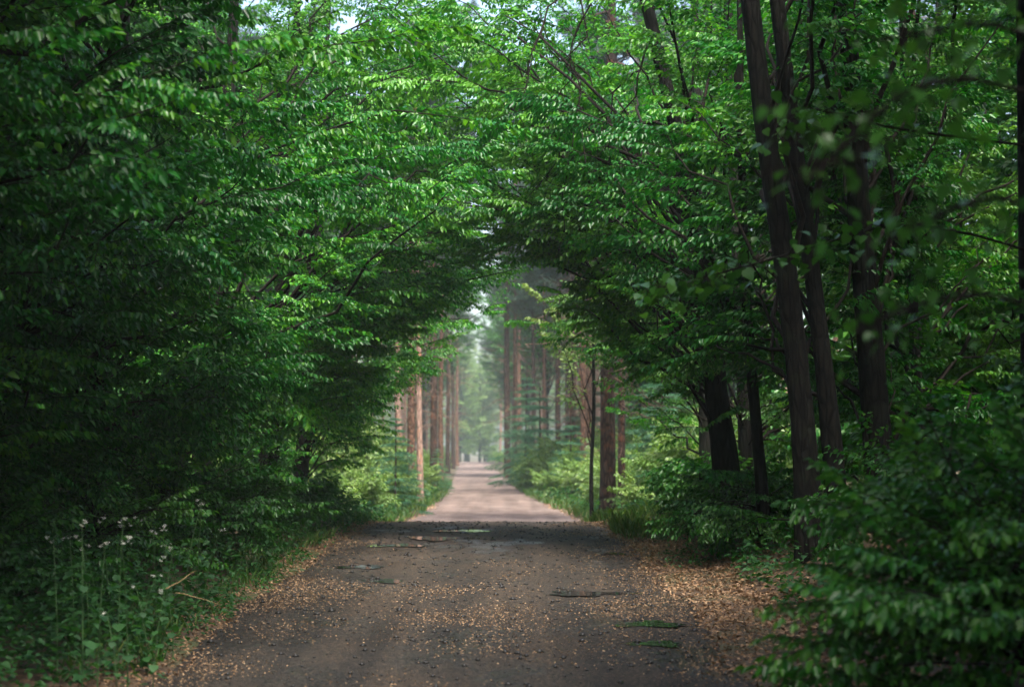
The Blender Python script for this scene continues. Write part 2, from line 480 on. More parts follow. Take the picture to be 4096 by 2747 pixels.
SPR_H = [make_spray(i, leaf=(0.072, 0.085, 0.1)[i % 3], gap=(0.040, 0.047, 0.056)[i % 3], nside=6 + i % 4, hang=((0.15, 0.95), (0.35, 1.6), (0.0, 0.6))[i % 3 if i % 2 else 0], droop=0.12 + 0.05 * (i % 5)) for i in range(14)]                                  # hornbeam
SPR_C = [make_spray(20 + i, leaf=0.15, gap=0.115, nside=7, ratio=0.62) for i in range(6)]          # coarse, for far crowns
SPR_B = [make_spray(40 + i, leaf=(0.055, 0.065, 0.075)[i % 3], gap=0.045, nside=7, L=0.75, side_len=0.34, droop=0.12, ratio=0.6) for i in range(6)]   # bush
SPR_F = [make_spray(60 + i, leaf=0.12, gap=0.085, nside=7, L=0.8, side_len=0.4, droop=0.12, ratio=0.6) for i in range(6)]     # far bush

def needle_spray(seed, L, nside, side_len, gap, nl, droop):
    s = make_spray(seed, L=L, nside=nside, leaf=nl, gap=gap, ratio=0.12, side_len=side_len, droop=droop, hang=(-0.35, 0.35))
    s.N = np.random.default_rng(seed + 7).normal(size=s.N.shape)
    s.Wd = np.maximum(s.Wd, 0.018)
    return s
SPR_S = [needle_spray(80 + i, 0.9, 12, 0.42, 0.020, 0.075, 0.15) for i in range(4)]     # spruce boughs
SPR_P = [needle_spray(90 + i, 1.1, 8, 0.55, 0.030, 0.24, 0.0) for i in range(4)]        # pine tufts

class Crown:
    """collects sprays, gives a leaf mesh and a twig mesh"""
    def __init__(self): self.items = []
    def put(self, base, fwd, roll, scale, spray, tint):
        self.items.append((base, fwd, roll, scale, spray, tint))
    def build(self, lod, rng, origin):
        P, D, N, L, Wd, Tn, A, B, RA, = [], [], [], [], [], [], [], [], []
        for base, fwd, roll, scale, s, tint in self.items:
            x = fwd / np.linalg.norm(fwd)
            y = np.cross([0, 0, 1.0], x); ly = np.linalg.norm(y)
            y = y / ly if ly > 1e-4 else np.array([0, 1.0, 0])
            z = np.cross(x, y)
            c, s_ = math.cos(roll), math.sin(roll)
            y, z = y * c + z * s_, z * c - y * s_
            Mx = np.stack([x, y, z])
            P.append(s.P @ Mx * scale + base); D.append(s.D @ Mx); N.append(s.N @ Mx)
            # leaves hang by gravity whatever the roll
            L.append(s.L * (0.75 + 0.25 * scale)); Wd.append(s.Wd * (0.75 + 0.25 * scale))
            Tn.append(np.full(len(s.P), tint))
            A.append(s.A @ Mx * scale + base); B.append(s.B @ Mx * scale + base); RA.append(s.R * scale)
        P = np.concatenate(P); D = np.concatenate(D); N = np.concatenate(N); L = np.concatenate(L); Wd = np.concatenate(Wd)
        Tn = np.clip(np.concatenate(Tn) + rng.normal(size=len(P)) * 0.22, 0, 1)
        leaf = leaf_mesh('crown', P, D, N, L, Wd, Tn, lod, origin)
        tb = Tubes()
        a = np.concatenate(A); b = np.concatenate(B); r = np.concatenate(RA)
        tb.add_segs(a, b, r, r * 0.8)
        return leaf, tb.build('twigs', origin)

def limb_curve(p0, p1, rng, arch=0.16, n=9, wig=0.02):
    p0 = np.asarray(p0, float); p1 = np.asarray(p1, float)
    ln = np.linalg.norm(p1 - p0)
    c = p0 * 0.5 + p1 * 0.5 + np.array([0, 0, arch * ln]) + rng.normal(size=3) * min(0.06, wig * 3) * ln
    t_ = np.linspace(0, 1, n)[:, None]
    pts = (1 - t_) ** 2 * p0 + 2 * t_ * (1 - t_) * c + t_ ** 2 * p1
    pts[1:-1] += rng.normal(size=(n - 2, 3)) * wig * ln
    return pts

def arch_shape(side, y):
    """half width, height and roundness of the open way under the boughs"""
    if side < 0:
        return 3.35 + 1.5 * float(1 - smooth(14, 30, y)), 5.0 - 0.75 * float(smooth(26, 32, y)), 1.25
    n_ = float(1 - smooth(20, 25, y))
    return 2.95 + 3.2 * n_ + 0.7 * float(smooth(31, 36, y)), 5.0 + 4.0 * n_ - 0.75 * float(smooth(27, 32, y)), 1.7

def inside_arch(p, margin=0.0):
    x, y, z = p
    rx = x - float(road_x(y)); zz = max(z - float(road_z(y)), 0.0)
    a, b, e = arch_shape(-1 if rx < 0 else 1, y)
    return (abs(rx) / (a - margin)) ** e + (zz / (b - margin)) ** e < 1

def wall_targets(rng, side, y0, y1, n, depth):
    """points just behind the surface of the leafy arch"""
    out = []
    while len(out) < n:
        y = rng.uniform(y0, y1)
        th = rng.uniform(0.02, 1.0) * math.pi / 2 * 1.06
        if th > 1.05 and rng.uniform() < (0.85 if y < 27 else 0.3 if y < 33 else 0.8): continue
        a, b, e = arch_shape(side, y)
        if (y > 32 and th < 0.55) or (side > 0 and y > 26 and th < 0.5): continue
        dl = depth * rng.uniform(0, 1) ** 1.4
        if th > 0.9 and y > 27: dl *= 0.6
        cx, sx = abs(math.cos(th)) ** (2 / e) * np.sign(math.cos(th)), abs(math.sin(th)) ** (2 / e)
        x = float(road_x(y)) + side * (a * cx + dl * max(math.cos(th), 0.15))
        z = float(road_z(y)) + b * sx + dl * math.sin(th) * 0.8 + 0.1
        if z < float(ground_z(x, y)) + 0.25: z = float(ground_z(x, y)) + 0.25 + rng.uniform(0, 0.5)
        out.append(np.array([x, y, z]))
    return out

def box_targets(rng, x0, x1, y0, y1, z0, z1, n):
    out = []
    while len(out) < n:
        p_ = np.array([rng.uniform(x0, x1), rng.uniform(y0, y1), rng.uniform(z0, z1)])
        if not inside_arch(p_): out.append(p_)
    return out

def trunk_at(path, z):
    zs = path[:, 2]
    k = int(np.clip(np.searchsorted(zs, z) - 1, 0, len(zs) - 2))
    t_ = np.clip((z - zs[k]) / (zs[k + 1] - zs[k]), 0, 1)
    return path[k] * (1 - t_) + path[k + 1] * t_

def grow(root_name, path, rads, targets, sprays, leafmat, label, cat, group=None, seed=0, lod=4, barkmat='bark', tint=0.45,
         spacing=0.21, start=0.32, arch=0.16, extra_trunks=(), drop_in_arch=True, thick=1.0, lowfrac=(0.35, 0.75)):
    rng = np.random.default_rng(seed)
    path = np.asarray(path, float)
    origin = path[0].copy()
    root = empty(root_name, origin, label, cat, group)
    for pth, rd in [(path, rads)] + list(extra_trunks):
        pth = np.asarray(pth, float)
        tt = np.linspace(0, 1, len(pth)); tf = np.linspace(0, 1, len(pth) * 5)
        pf = np.stack([np.interp(tf, tt, pth[:, k]) for k in range(3)], -1)
        ker = np.array([0.2, 0.6, 0.2])
        for _ in range(4):
            for k in range(3): pf[1:-1, k] = (pf[:-2, k] + pf[1:-1, k] * 2 + pf[2:, k]) / 4
        rf = np.interp(tf, tt, rd)
        tb = Tubes(); tb.add(pf, rf, 14, rng, 0.025)
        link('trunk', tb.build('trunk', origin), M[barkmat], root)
    cr = Crown()
    for tg in targets:
        ztop = path[-1, 2]
        fr = rng.uniform(*lowfrac)
        z0 = origin[2] + max(0.5, (tg[2] - origin[2]) * fr)
        trunks = [path] + [np.asarray(e[0], float) for e in extra_trunks]
        pth = trunks[rng.integers(len(trunks))]
        p0 = trunk_at(pth, min(z0, ztop))
        pts = limb_curve(p0, tg, rng, arch * rng.uniform(0.4, 1.4))
        if drop_in_arch and (inside_arch(pts[4], 0.25) or inside_arch(pts[6], 0.25)): continue
        ln = np.linalg.norm(np.diff(pts, axis=0), axis=1).sum()
        r0 = (0.008 + 0.005 * ln) * thick
        tb = Tubes(); tb.add(pts, np.linspace(r0, 0.004, len(pts)), 5)
        link('branch', tb.build('branch', origin), M['twig' if barkmat == 'bark' else barkmat], root)
        seg = np.linalg.norm(np.diff(pts, axis=0), axis=1); cum = np.concatenate([[0], np.cumsum(seg)])
        s = start * ln; side = 1
        ttint = tint + rng.normal() * 0.16
        while s < ln:
            k = min(np.searchsorted(cum, s, side='right') - 1, len(seg) - 1)
            f = (s - cum[k]) / seg[k]
            p_ = pts[k] * (1 - f) + pts[k + 1] * f
            tn = (pts[k + 1] - pts[k]) / seg[k]
            an = side * rng.uniform(0.45, 1.15)
            fw = np.array([tn[0] * math.cos(an) - tn[1] * math.sin(an), tn[0] * math.sin(an) + tn[1] * math.cos(an), tn[2] * 0.35 - 0.02 + rng.normal() * 0.12])
            scl = rng.uniform(0.65, 1.15) * (1.0 if s < ln * 0.8 else 0.8)
            sp = sprays[rng.integers(len(sprays))]
            fw = fw / np.linalg.norm(fw)
            ok = p_[2] > float(ground_z(p_[0], p_[1])) + 0.15
            if ok and drop_in_arch:
                if inside_arch(p_ + fw * sp.len * scl * 0.75) or inside_arch(p_ + fw * 0.2): ok = False
            if ok: cr.put(p_, fw, rng.normal() * 0.3, scl, sp, ttint)
            side = -side; s += spacing * rng.uniform(0.6, 1.4)
        if not drop_in_arch or not inside_arch(tg, 0.15):
            cr.put(pts[-1], pts[-1] - pts[-2], rng.normal() * 0.3, rng.uniform(0.6, 0.9), sprays[rng.integers(len(sprays))], ttint)
    leaf, tw = cr.build(lod, rng, origin)
    tag(link('crown', leaf, M[leafmat], root), kind='stuff')
    tag(link('twigs', tw, M['twig' if barkmat == 'bark' else 'dead_twig'], root), kind='stuff')
    return root

def copy_tree(o, loc, rz, s, label=None):
    c = o.copy(); COL.objects.link(c)
    c.location = loc; c.rotation_euler = (0, 0, rz); c.scale = (s, s, s)
    if label: c['label'] = label
    for ch in o.children:
        k = ch.copy(); COL.objects.link(k); k.parent = c
        for g in ch.children:
            g2 = g.copy(); COL.objects.link(g2); g2.parent = k
    return c

def gz(x, y): return float(ground_z(x, y))

# ------------------------------------------------------------------ hornbeams on the left of the lane
LEFT = [(-5.7, 15.0, 0.16), (-5.6, 19.5, 0.14), (-5.2, 24.0, 0.15), (-4.6, 29.0, 0.13), (-4.3, 34.5, 0.14), (-4.3, 40.0, 0.13)]
LLAB = ['leafy hornbeam shading the white-flowered plants in the dark left verge', 'dense hornbeam with drooping layered sprays behind the flowering plants',
        'broad hornbeam with bright hanging leaves left of the near puddles', 'hornbeam arching its bright sprays over the left edge of the wet lane',
        'hornbeam reaching its low sunlit boughs over the lane hump', 'hornbeam at the hump hiding the pale pink pine trunk']
for i, (x, y, r) in enumerate(LEFT):
    rg = np.random.default_rng(300 + i)
    b = np.array([x, y, gz(x, y) - 0.1])
    path = b + np.array([[0, 0, 0], [0.15, 0.1, 2.0], [0.35, -0.1, 4.5], [0.5, 0.1, 7.5], [0.6, 0, 11]])
    tg = wall_targets(rg, -1, y - 3.6, y + 3.6, 46 if y < 27 else 23, 2.6 if y < 27 else 1.5)
    for k in range(9 if y < 27 else 2):
        a = rg.uniform(0.6 * math.pi, 1.4 * math.pi); tg.append(np.array([x + 2.6 * math.cos(a), y + 2.6 * math.sin(a), b[2] + rg.uniform(5.5, 11.5)]))
    if y == 29.0: tg += box_targets(rg, -4.5, 0.3, 27.5, 33, 5.5, 9.5, 24)
    if y == 34.5: tg += box_targets(rg, -4.5, 0.0, 33, 39, 6.5, 11.5, 22) + box_targets(rg, -3.0, 1.2, 32, 38, 4.1, 6.5, 18)
    grow('hornbeam_tree', path, [r * 1.3, r, r * 0.8, r * 0.55, r * 0.25], tg, SPR_H, 'hornbeam', LLAB[i], 'tree', None, 310 + i, lod=4 if y < 30 else 2, spacing=0.21 if y < 27 else 0.28, tint=0.38 if y < 22 else 0.5 if y < 27 else 0.62)  # leaf tint steps up towards the opening, painting in its brighter light

# ------------------------------------------------------------------ dark trunks and canopy on the right
def pxpath(pts, d, base_z=None, top=None):
    """a trunk followed by eye from its foot upward: (px, py, width px)"""
    p_ = [W(a, b, d) for a, b, _ in pts]; r_ = [c / FPX * d / 2 for _, _, c in pts]
    if base_z is not None:
        p_.insert(0, np.array([p_[0][0] + 0.02, d, base_z])); r_.insert(0, r_[0] * 1.25)
    if top:
        dv = p_[-1] - p_[-2]; dv = dv / dv[2]
        p_.append(p_[-1] + dv * top); r_.append(r_[-1] * 0.5)
    return np.array(p_), r_
def right_tree(name, seed, d, pts, label, ntg, y0, y1, depth, box=None, extra=None, sprays=SPR_H, leafm='hornbeam', lod=4, top=5, high=8, tint=0.45, spacing=0.21):
    rg = np.random.default_rng(seed)
    x0 = W(pts[0][0], 443, d)[0]
    path, rads = pxpath(pts, d, gz(x0, d) - 0.12, top)
    ex = []
    if extra:
        e, er = pxpath(extra, d + 0.25, gz(x0, d) - 0.12, top); ex = [(e, er)]
    tg = wall_targets(rg, 1, y0, y1, ntg, depth)
    if box: tg += box_targets(rg, *box)
    for k in range(high):
        a = rg.uniform(-0.4 * math.pi, 0.4 * math.pi); tg.append(np.array([path[-1][0] + 2.4 * math.cos(a), d + 2.4 * math.sin(a), rg.uniform(6.5, 11)]))
    return grow(name, path, rads, tg, sprays, leafm, label, 'tree', None, seed + 1, lod=lod, extra_trunks=ex, tint=tint, spacing=spacing)

right_tree('hornbeam_tree', 400, 22.0, [(807, 470, 26), (796, 350, 23), (785, 263, 22), (767, 145, 21), (750, 0, 19)],
           'twin-trunked dark hornbeam leaning over the lane behind the near bush', 5, 24, 27, 1.6, box=(1.4, 4.5, 24.5, 28, 4.5, 8.5, 9),
           extra=[(835, 470, 22), (822, 350, 18), (811, 263, 17), (795, 145, 16), (777, 0, 15)])
right_tree('hornbeam_tree', 410, 23.5, [(879, 470, 31), (874, 394, 28), (867, 306, 26), (858, 200, 22), (850, 60, 19), (846, 0, 17)],
           'single thick dark trunk just right of the twin-trunked hornbeam', 4, 25, 29, 3.0, box=(3.4, 7.5, 24.5, 28.5, 1.0, 8.5, 22), high=3)
right_tree('hornbeam_tree', 420, 28.0, [(727, 470, 28), (716, 394, 23), (709, 306, 20), (698, 240, 17), (684, 160, 15), (660, 60, 13)],
           'leaning dark hornbeam whose boughs hang lowest over the lane', 17, 25.5, 32.5, 1.4, box=(-2.2, 2.5, 28.5, 33, 5.0, 9.0, 30), spacing=0.27, tint=0.72)  # high leaf tint stands for light falling on these boughs
rgT = np.random.default_rng(66)
lean_tree = [o for o in bpy.data.objects if o.get('label', '').startswith('leaning dark hornbeam')][0]
for (ax, ay, bx, by, dd) in [(600, -30, 545, 150, 27.5), (575, -40, 556, 260, 28.0), (640, 70, 520, 215, 28.5), (560, -30, 497, 140, 27.0), (650, 40, 600, 190, 27.6), (545, 20, 478, 165, 29), (660, 120, 560, 170, 27.2)]:
    pa, pb_ = W(ax, ay, dd), W(bx, by, dd + rgT.uniform(-0.6, 0.6))
    pts = limb_curve(pa, pb_, rgT, 0.08, 11, 0.018)
    tb = Tubes(); tb.add(pts, np.linspace(0.017, 0.004, 11), 5)
    for k in range(12):
        q0 = pts[rgT.integers(2, 10)]; q1 = q0 + np.array([rgT.normal() * 0.28, rgT.normal() * 0.2, -rgT.uniform(0.1, 0.55)])
        tb.add(limb_curve(q0, q1, rgT, 0.1, 5, 0.03), np.linspace(0.006, 0.002, 5), 4)
    link('branch', tb.build('branch', lean_tree.location), M['twig'], lean_tree)
right_tree('hornbeam_tree', 430, 25.0, [(763, 500, 13), (754, 400, 11), (745, 284, 10), (741, 150, 8), (740, 40, 6)],
           'slender mottled sapling trunk between the leaning and twin-trunked hornbeams', 4, 25, 28, 2.6, top=3, high=2)
right_tree('hornbeam_tree', 440, 27.0, [(922, 440, 13), (917, 394, 11), (909, 219, 10), (905, 100, 9), (903, 0, 8)],
           'thin straight dark trunk right of the single thick trunk', 4, 27, 33, 3.0, box=(4.5, 9.0, 26.5, 33, 0.6, 9.0, 30), leafm='linden', tint=0.7, high=2)  # lighter linden leaf colour stands for light shining through
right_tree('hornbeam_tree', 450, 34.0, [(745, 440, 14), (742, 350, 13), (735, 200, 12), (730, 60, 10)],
           'hornbeam deep behind the leaning trunk with yellow-green leaves tinted to look backlit', 9, 31, 38.5, 1.4, box=(4.2, 9.0, 31, 37, 1.6, 8.0, 20), lod=2, leafm='linden', tint=0.8, high=1, spacing=0.28)  # backlight painted in with the lighter linden leaf colour
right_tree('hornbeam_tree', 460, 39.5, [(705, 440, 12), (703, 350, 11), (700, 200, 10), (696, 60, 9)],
           'hornbeam over the right end of the lane hump', 11, 36, 43, 1.4, lod=2, high=2, spacing=0.28, tint=0.7, box=(-1.2, 3.2, 35, 40, 6.0, 11.0, 20))  # high leaf tint paints in the light at the opening
right_tree('hornbeam_tree', 470, 15.5, [(1034, 443, 26), (1031, 300, 23), (1028, 150, 21), (1026, 0, 20)],
           'shadowed trunk at the far right beside the near bush', 0, 13.5, 19.5, 3.6, box=(4.0, 6.5, 14, 19, 1.0, 9.0, 26), high=10)

print('near trees', round(time.time() - T0, 1))

# ------------------------------------------------------------------ shrubs
def shrub(name, x, y, rx, ry, h, n, sprays, leafm, label, group=None, seed=0, lod=4, tint=0.5, spacing=0.17):
    rng = np.random.default_rng(seed)
    z = gz(x, y)
    tg = []
    for k in range(n):
        a = rng.uniform(0, 2 * math.pi); rr = math.sqrt(rng.uniform(0, 1)); hh = h * (1 - 0.55 * rr ** 2) * rng.uniform(0.35, 1.0)
        xx, yy = x + rx * rr * math.cos(a), y + ry * rr * math.sin(a)
        tg.append(np.array([xx, yy, max(gz(xx, yy) + 0.2, z + hh)]))
    path = np.array([[x, y, z - 0.05], [x, y, z + 0.25], [x + 0.02, y, z + h * 0.45]])
    return grow(name, path, [0.03, 0.025, 0.012], tg, sprays, leafm, label, 'shrub', group, seed + 1, lod=lod, tint=tint, spacing=spacing, start=0.2, arch=0.12,
                drop_in_arch=False, thick=0.6, lowfrac=(0.02, 0.25))

shrub('leafy_shrub', 2.75, 10.6, 1.15, 1.3, 2.0, 46, SPR_B, 'shrub', 'large bright green bush overhanging the leaf-strewn bank beside the wet lane', None, 500, tint=0.55)
shrub('leafy_shrub', 3.9, 12.6, 1.2, 1.2, 2.3, 40, SPR_B, 'shrub', 'tall dark bush behind the large bright bush at the shadowed trunk', None, 502, tint=0.35)
shrub('leafy_shrub', 2.7, 6.6, 0.45, 0.8, 0.62, 16, SPR_B, 'shrub', 'low shadowed bush in front of the large bright bush', None, 504, tint=0.4)
for i, (x, y, rx, ry, h, lab) in enumerate([
        (-4.5, 17.2, 0.9, 1.0, 1.1, 'rounded dark shrub among the white-flowered plants'),
        (-4.3, 20.6, 0.9, 1.1, 1.3, 'broad-leaved shrub right behind the white-flowered plants'),
        (-3.9, 24.2, 0.8, 1.2, 1.2, 'verge shrub beside the left-hand puddles'),
        (-3.75, 28.2, 0.8, 1.4, 1.2, 'verge shrub between the left puddles and the lane hump'),
        (-3.9, 32.6, 0.6, 1.3, 0.7, 'sprawling verge shrub just before the lane hump'),
        (-4.0, 36.8, 0.7, 1.3, 0.75, 'bright verge shrub on top of the lane hump, left side'),
        (3.0, 25.2, 0.7, 1.2, 0.9, 'low shrub at the foot of the slender mottled sapling'),
        (3.3, 29.4, 0.7, 1.2, 0.9, 'shrub at the foot of the leaning dark hornbeam'),
        (3.5, 33.4, 0.7, 1.3, 0.75, 'bright shrub on the right bank before the lane hump'),
        (3.7, 37.5, 0.8, 1.3, 0.7, 'light shrub on top of the lane hump, right side'),
        (3.9, 19.3, 0.8, 1.0, 1.0, 'dark shrub round the foot of the twin-trunked hornbeam')]):
    shrub('leafy_shrub', x, y, rx, ry, h, 22, SPR_B if y < 30 else SPR_F, 'shrub', lab, None, 520 + 3 * i, lod=4 if y < 26 else 2)

# ------------------------------------------------------------------ beyond the hump: pale bushes, spruces, pines
def proto_shrub(seed, leafm, lab, group, h=1.6, n=26):
    rng = np.random.default_rng(seed); tg = []
    for k in range(n):
        a = rng.uniform(0, 2 * math.pi); rr = math.sqrt(rng.uniform(0, 1)); hh = h * (1 - 0.5 * rr ** 2) * rng.uniform(0.25, 1)
        tg.append(np.array([1.1 * rr * math.cos(a), 1.1 * rr * math.sin(a), hh]))
    path = np.array([[0, 0, -0.1], [0, 0, 0.2], [0.03, 0, h * 0.4]])
    global ground_z
    keep = ground_z; ground_z = lambda x, y: np.asarray(x, float) * 0 - 0.3
    o = grow('roadside_bush', path, [0.03, 0.02, 0.01], tg, SPR_F, leafm, lab, 'shrub', group, seed + 1, lod=2, tint=0.5, spacing=0.22, start=0.2, arch=0.1, drop_in_arch=False, thick=0.6, lowfrac=(0.02, 0.25))
    ground_z = keep
    return o

def scatter(protos, spots, rng, smin=0.8, smax=1.2, labels=None, sink=0.0):
    """first spots move the prototypes themselves, the rest are copies"""
    for i, sp in enumerate(spots):
        x, y = sp[0], sp[1]; s = sp[2] if len(sp) > 2 else rng.uniform(smin, smax)
        loc = (x, y, gz(x, y) - sink); rz = rng.uniform(0, 6.28)
        if i < len(protos):
            o = protos[i]; o.location = loc; o.rotation_euler = (0, 0, rz); o.scale = (s, s, s)
            if labels and labels[i]: o['label'] = labels[i]
        else:
            copy_tree(protos[i % len(protos)], loc, rz, s, labels[i] if labels else None)

rgF = np.random.default_rng(77)
g = 'pale bushes lining the dry far stretch of the lane'
lab = 'pale green bush lining the dry pink stretch of lane beyond the hump'
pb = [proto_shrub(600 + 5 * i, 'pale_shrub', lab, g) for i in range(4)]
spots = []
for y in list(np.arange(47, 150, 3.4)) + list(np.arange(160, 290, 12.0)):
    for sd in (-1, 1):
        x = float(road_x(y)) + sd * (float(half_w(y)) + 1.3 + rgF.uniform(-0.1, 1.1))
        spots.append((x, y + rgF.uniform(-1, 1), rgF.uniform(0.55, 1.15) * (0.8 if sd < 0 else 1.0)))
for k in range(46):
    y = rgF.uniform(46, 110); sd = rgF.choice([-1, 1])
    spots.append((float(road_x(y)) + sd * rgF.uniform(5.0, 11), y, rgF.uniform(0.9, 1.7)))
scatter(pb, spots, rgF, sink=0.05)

def proto_conifer(seed, h, kind, lab, group, cat='tree'):
    """kind spruce: tiers to the ground; pine: bare trunk, dead stubs, high crown"""
    rng = np.random.default_rng(seed)
    o0 = np.zeros(3)
    name = 'young_spruce' if kind == 'spruce' else 'pine_tree'
    root = empty(name, (0, 0, 0), lab, cat, group)
    cr = Crown()
    bk = 'pine_bark_grey' if kind == 'spruce' else kind
    lean = rng.normal(size=2) * 0.012 * h
    zs = np.linspace(-0.3, h, 16)
    pth = np.stack([lean[0] * np.clip(zs / h, 0, 1) ** 1.5 + 0.04 * np.sin(zs * 0.5 + seed), lean[1] * np.clip(zs / h, 0, 1) ** 1.5, zs], -1)
    r0 = 0.06 if kind == 'spruce' else 0.225
    rad = r0 * (1.0 - 0.75 * np.clip(zs / h, 0, 1)) * (1 + 0.25 * np.exp(-np.clip(zs, 0, 9) * 2.5))
    tb = Tubes(); tb.add(pth, rad, 12, rng, 0.02)
    link('trunk', tb.build('trunk'), M[bk], root)
    if kind == 'spruce':
        z = 0.35
        while z < h - 0.25:
            ln = (h - z) * 0.42 + 0.12
            n = 6
            for k in range(n):
                a = 2 * math.pi * k / n + rng.uniform(-0.4, 0.4)
                fw = np.array([math.cos(a), math.sin(a), rng.uniform(-0.22, 0.05)])
                m_ = max(1, int(ln / 0.75))
                for j in range(m_):
                    cr.put(trunk_at(pth, z) + fw * ln * j / m_ * 0.95, fw, rng.normal() * 0.15, ln / m_ / 0.9 * 1.1 if m_ == 1 else 0.95, SPR_S[rng.integers(4)], 0.5 + rng.normal() * 0.12)
            z += rng.uniform(0.24, 0.42)
        lm = 'spruce'
    else:
        dead = Tubes()
        for k in range(36):
            z = rng.uniform(0.12, 0.62) * h; a = rng.uniform(0, 6.28); ln = rng.uniform(0.5, 2.4)
            p0 = trunk_at(pth, z); p1 = p0 + np.array([math.cos(a) * ln, math.sin(a) * ln, rng.uniform(-0.5, 0.25) * ln])
            pts = limb_curve(p0, p1, rng, -0.05, 6, 0.03)
            dead.add(pts, np.linspace(0.02, 0.006, 6), 4)
            for j in range(7):
                q0 = pts[rng.integers(2, 6)]; q1 = q0 + rng.normal(size=3) * 0.28 * ln * 0.6
                dead.add(np.array([q0, (q0 + q1) / 2 + rng.normal(size=3) * 0.04, q1]), [0.009, 0.007, 0.004], 3)
        tag(link('dead_branches', dead.build('dead_branches'), M['dead_twig'], root), kind='stuff')
        limbs = Tubes()
        for k in range(34):
            z = h * (0.58 + 0.42 * (k / 34)); a = rng.uniform(0, 6.28); ln = rng.uniform(1.2, 3.8) * (1.15 - 0.6 * k / 34)
            p0 = trunk_at(pth, z); p1 = p0 + np.array([math.cos(a) * ln, math.sin(a) * ln, rng.uniform(0.0, 0.5) * ln])
            pts = limb_curve(p0, p1, rng, 0.02, 6, 0.03)
            limbs.add(pts, np.linspace(0.05, 0.012, 6), 5)
            for j in range(8):
                i_ = rng.integers(2, 6); b_ = rng.uniform(0, 6.28)
                cr.put(pts[i_], np.array([math.cos(a + rng.normal()), math.sin(a + rng.normal()), rng.uniform(-0.1, 0.6)]), rng.normal() * 0.5, rng.uniform(0.8, 1.3), SPR_P[rng.integers(4)], 0.5 + rng.normal() * 0.15)
        tag(link('limbs', limbs.build('limbs'), M[bk], root), kind='stuff')
        lm = 'needle'
    leaf, tw = cr.build(2, rng, (0, 0, 0))
    tag(link('crown', leaf, M[lm], root), kind='stuff')
    return root

def place(o, px, d, s=1.0, rz=0.0, sink=0.1):
    x = W(px, 443, d)[0]
    o.location = (x, d, gz(x, d) - sink); o.scale = (s, s, s); o.rotation_euler = (0, 0, rz)
    return o
pine_red = proto_conifer(700, 22, 'pine_bark', 'x', None)
pine_grey = proto_conifer(705, 23, 'pine_bark_grey', 'x', None)
pine_pink = proto_conifer(712, 21, 'pine_bark_pink', 'x', None)
def named(o, lab, group=None):
    o['label'] = lab
    if group: o['group'] = group
    return o
place(named(pine_pink, 'pale pink-barked pine standing over the left edge of the dry lane'), 420, 72, 0.75, 0.5).scale = (0.56, 0.56, 0.8)
place(named(pine_grey, 'thick dark red-scaled pine with a thin stem beside it, right of the dry lane'), 607, 52, 1.05, 1.0).scale = (0.95, 0.95, 1.05)
place(named(pine_red, 'reddish pine half hidden behind the pale pink-barked pine'), 411, 80, 0.8, 2.0)
def pcopy(src, px, d, s, lab, group=None):
    o = copy_tree(src, (0, 0, 0), 0, 1, lab)
    if group: o['group'] = group
    elif 'group' in o: del o['group']
    place(o, px, d, s, px * 0.37); o.scale = (s * 0.82, s * 0.82, s)
    return o
pcopy(pine_grey, 622, 55, 0.62, 'grey pine close behind the thick red-scaled pine')
pcopy(pine_grey, 507, 140, 1.3, 'dark upright pine beside the young green spruces')
pcopy(pine_red, 515, 146, 1.0, 'orange-barked pine just behind the dark upright pine')
pcopy(pine_grey, 434, 95, 1.0, 'dark pine first in the left row along the dry lane')
pcopy(pine_red, 441, 125, 1.0, 'brown pine second in the left row along the dry lane')
pcopy(pine_grey, 448, 160, 1.1, 'dark pine third in the left row along the dry lane')
pcopy(pine_grey, 453, 190, 1.1, 'slim dark pine fourth in the left row along the dry lane')
pcopy(pine_red, 457, 215, 1.15, 'reddish pine last in the left row along the dry lane')
gp = 'pines of the misty stand beyond the hump'
lp = 'tall pine in the misty stand beyond the lane hump'
rgP = np.random.default_rng(9)
n = 0
while n < 96:
    y = rgP.uniform(68, 290); sd = rgP.choice([-1, 1])
    off = rgP.uniform(3.6, 8 + y * 0.06) if y > 110 else rgP.uniform(7.5, 10 + y * 0.10)
    x = float(road_x(y)) + sd * off
    pxx = 512 + x / y * FPX
    if not -40 < pxx < 1064: continue
    o = copy_tree((pine_red, pine_grey, pine_red, pine_grey, pine_pink)[rgP.integers(5)], (x, y, gz(x, y) - 0.1), rgP.uniform(0, 6.28), rgP.uniform(0.75, 1.1), lp)
    o['group'] = gp; n += 1

for k in range(22):
    y = rgP.uniform(84, 140); x = W(rgP.uniform(525, 700), 443, y)[0]
    if x - float(road_x(y)) < float(half_w(y)) + 2.2: continue
    o = copy_tree((pine_red, pine_grey)[k % 2], (x, y, gz(x, y) - 0.1), rgP.uniform(0, 6.28), 1.0, lp); o.scale = (0.7, 0.7, rgP.uniform(0.8, 1.0)); o['group'] = gp
sp1 = proto_conifer(730, 4.6, 'spruce', 'tallest young spruce with tiered green boughs before the dark upright pine', None)
sp2 = proto_conifer(733, 3.4, 'spruce', 'bushy young spruce in front of the tallest young spruce', None)
place(sp1, 524, 116, 1.45, 0.3); place(sp2, 541, 104, 1.6, 1.2)
def scopy(src, px, d, s, lab):
    place(copy_tree(src, (0, 0, 0), 0, 1, lab), px, d, s, px)
scopy(sp2, 572, 82, 1.0, 'small pale spruce nearest the thick red-scaled pine')
scopy(sp1, 438, 92, 0.5, 'little spruce at the foot of the left pine row')
scopy(sp1, 664, 62, 1.0, 'young spruce right of the thick red-scaled pine')
scopy(sp2, 588, 96, 1.6, 'spruce behind the small pale spruce')
scopy(sp1, 395, 62, 0.7, 'young spruce left of the pale pink-barked pine')

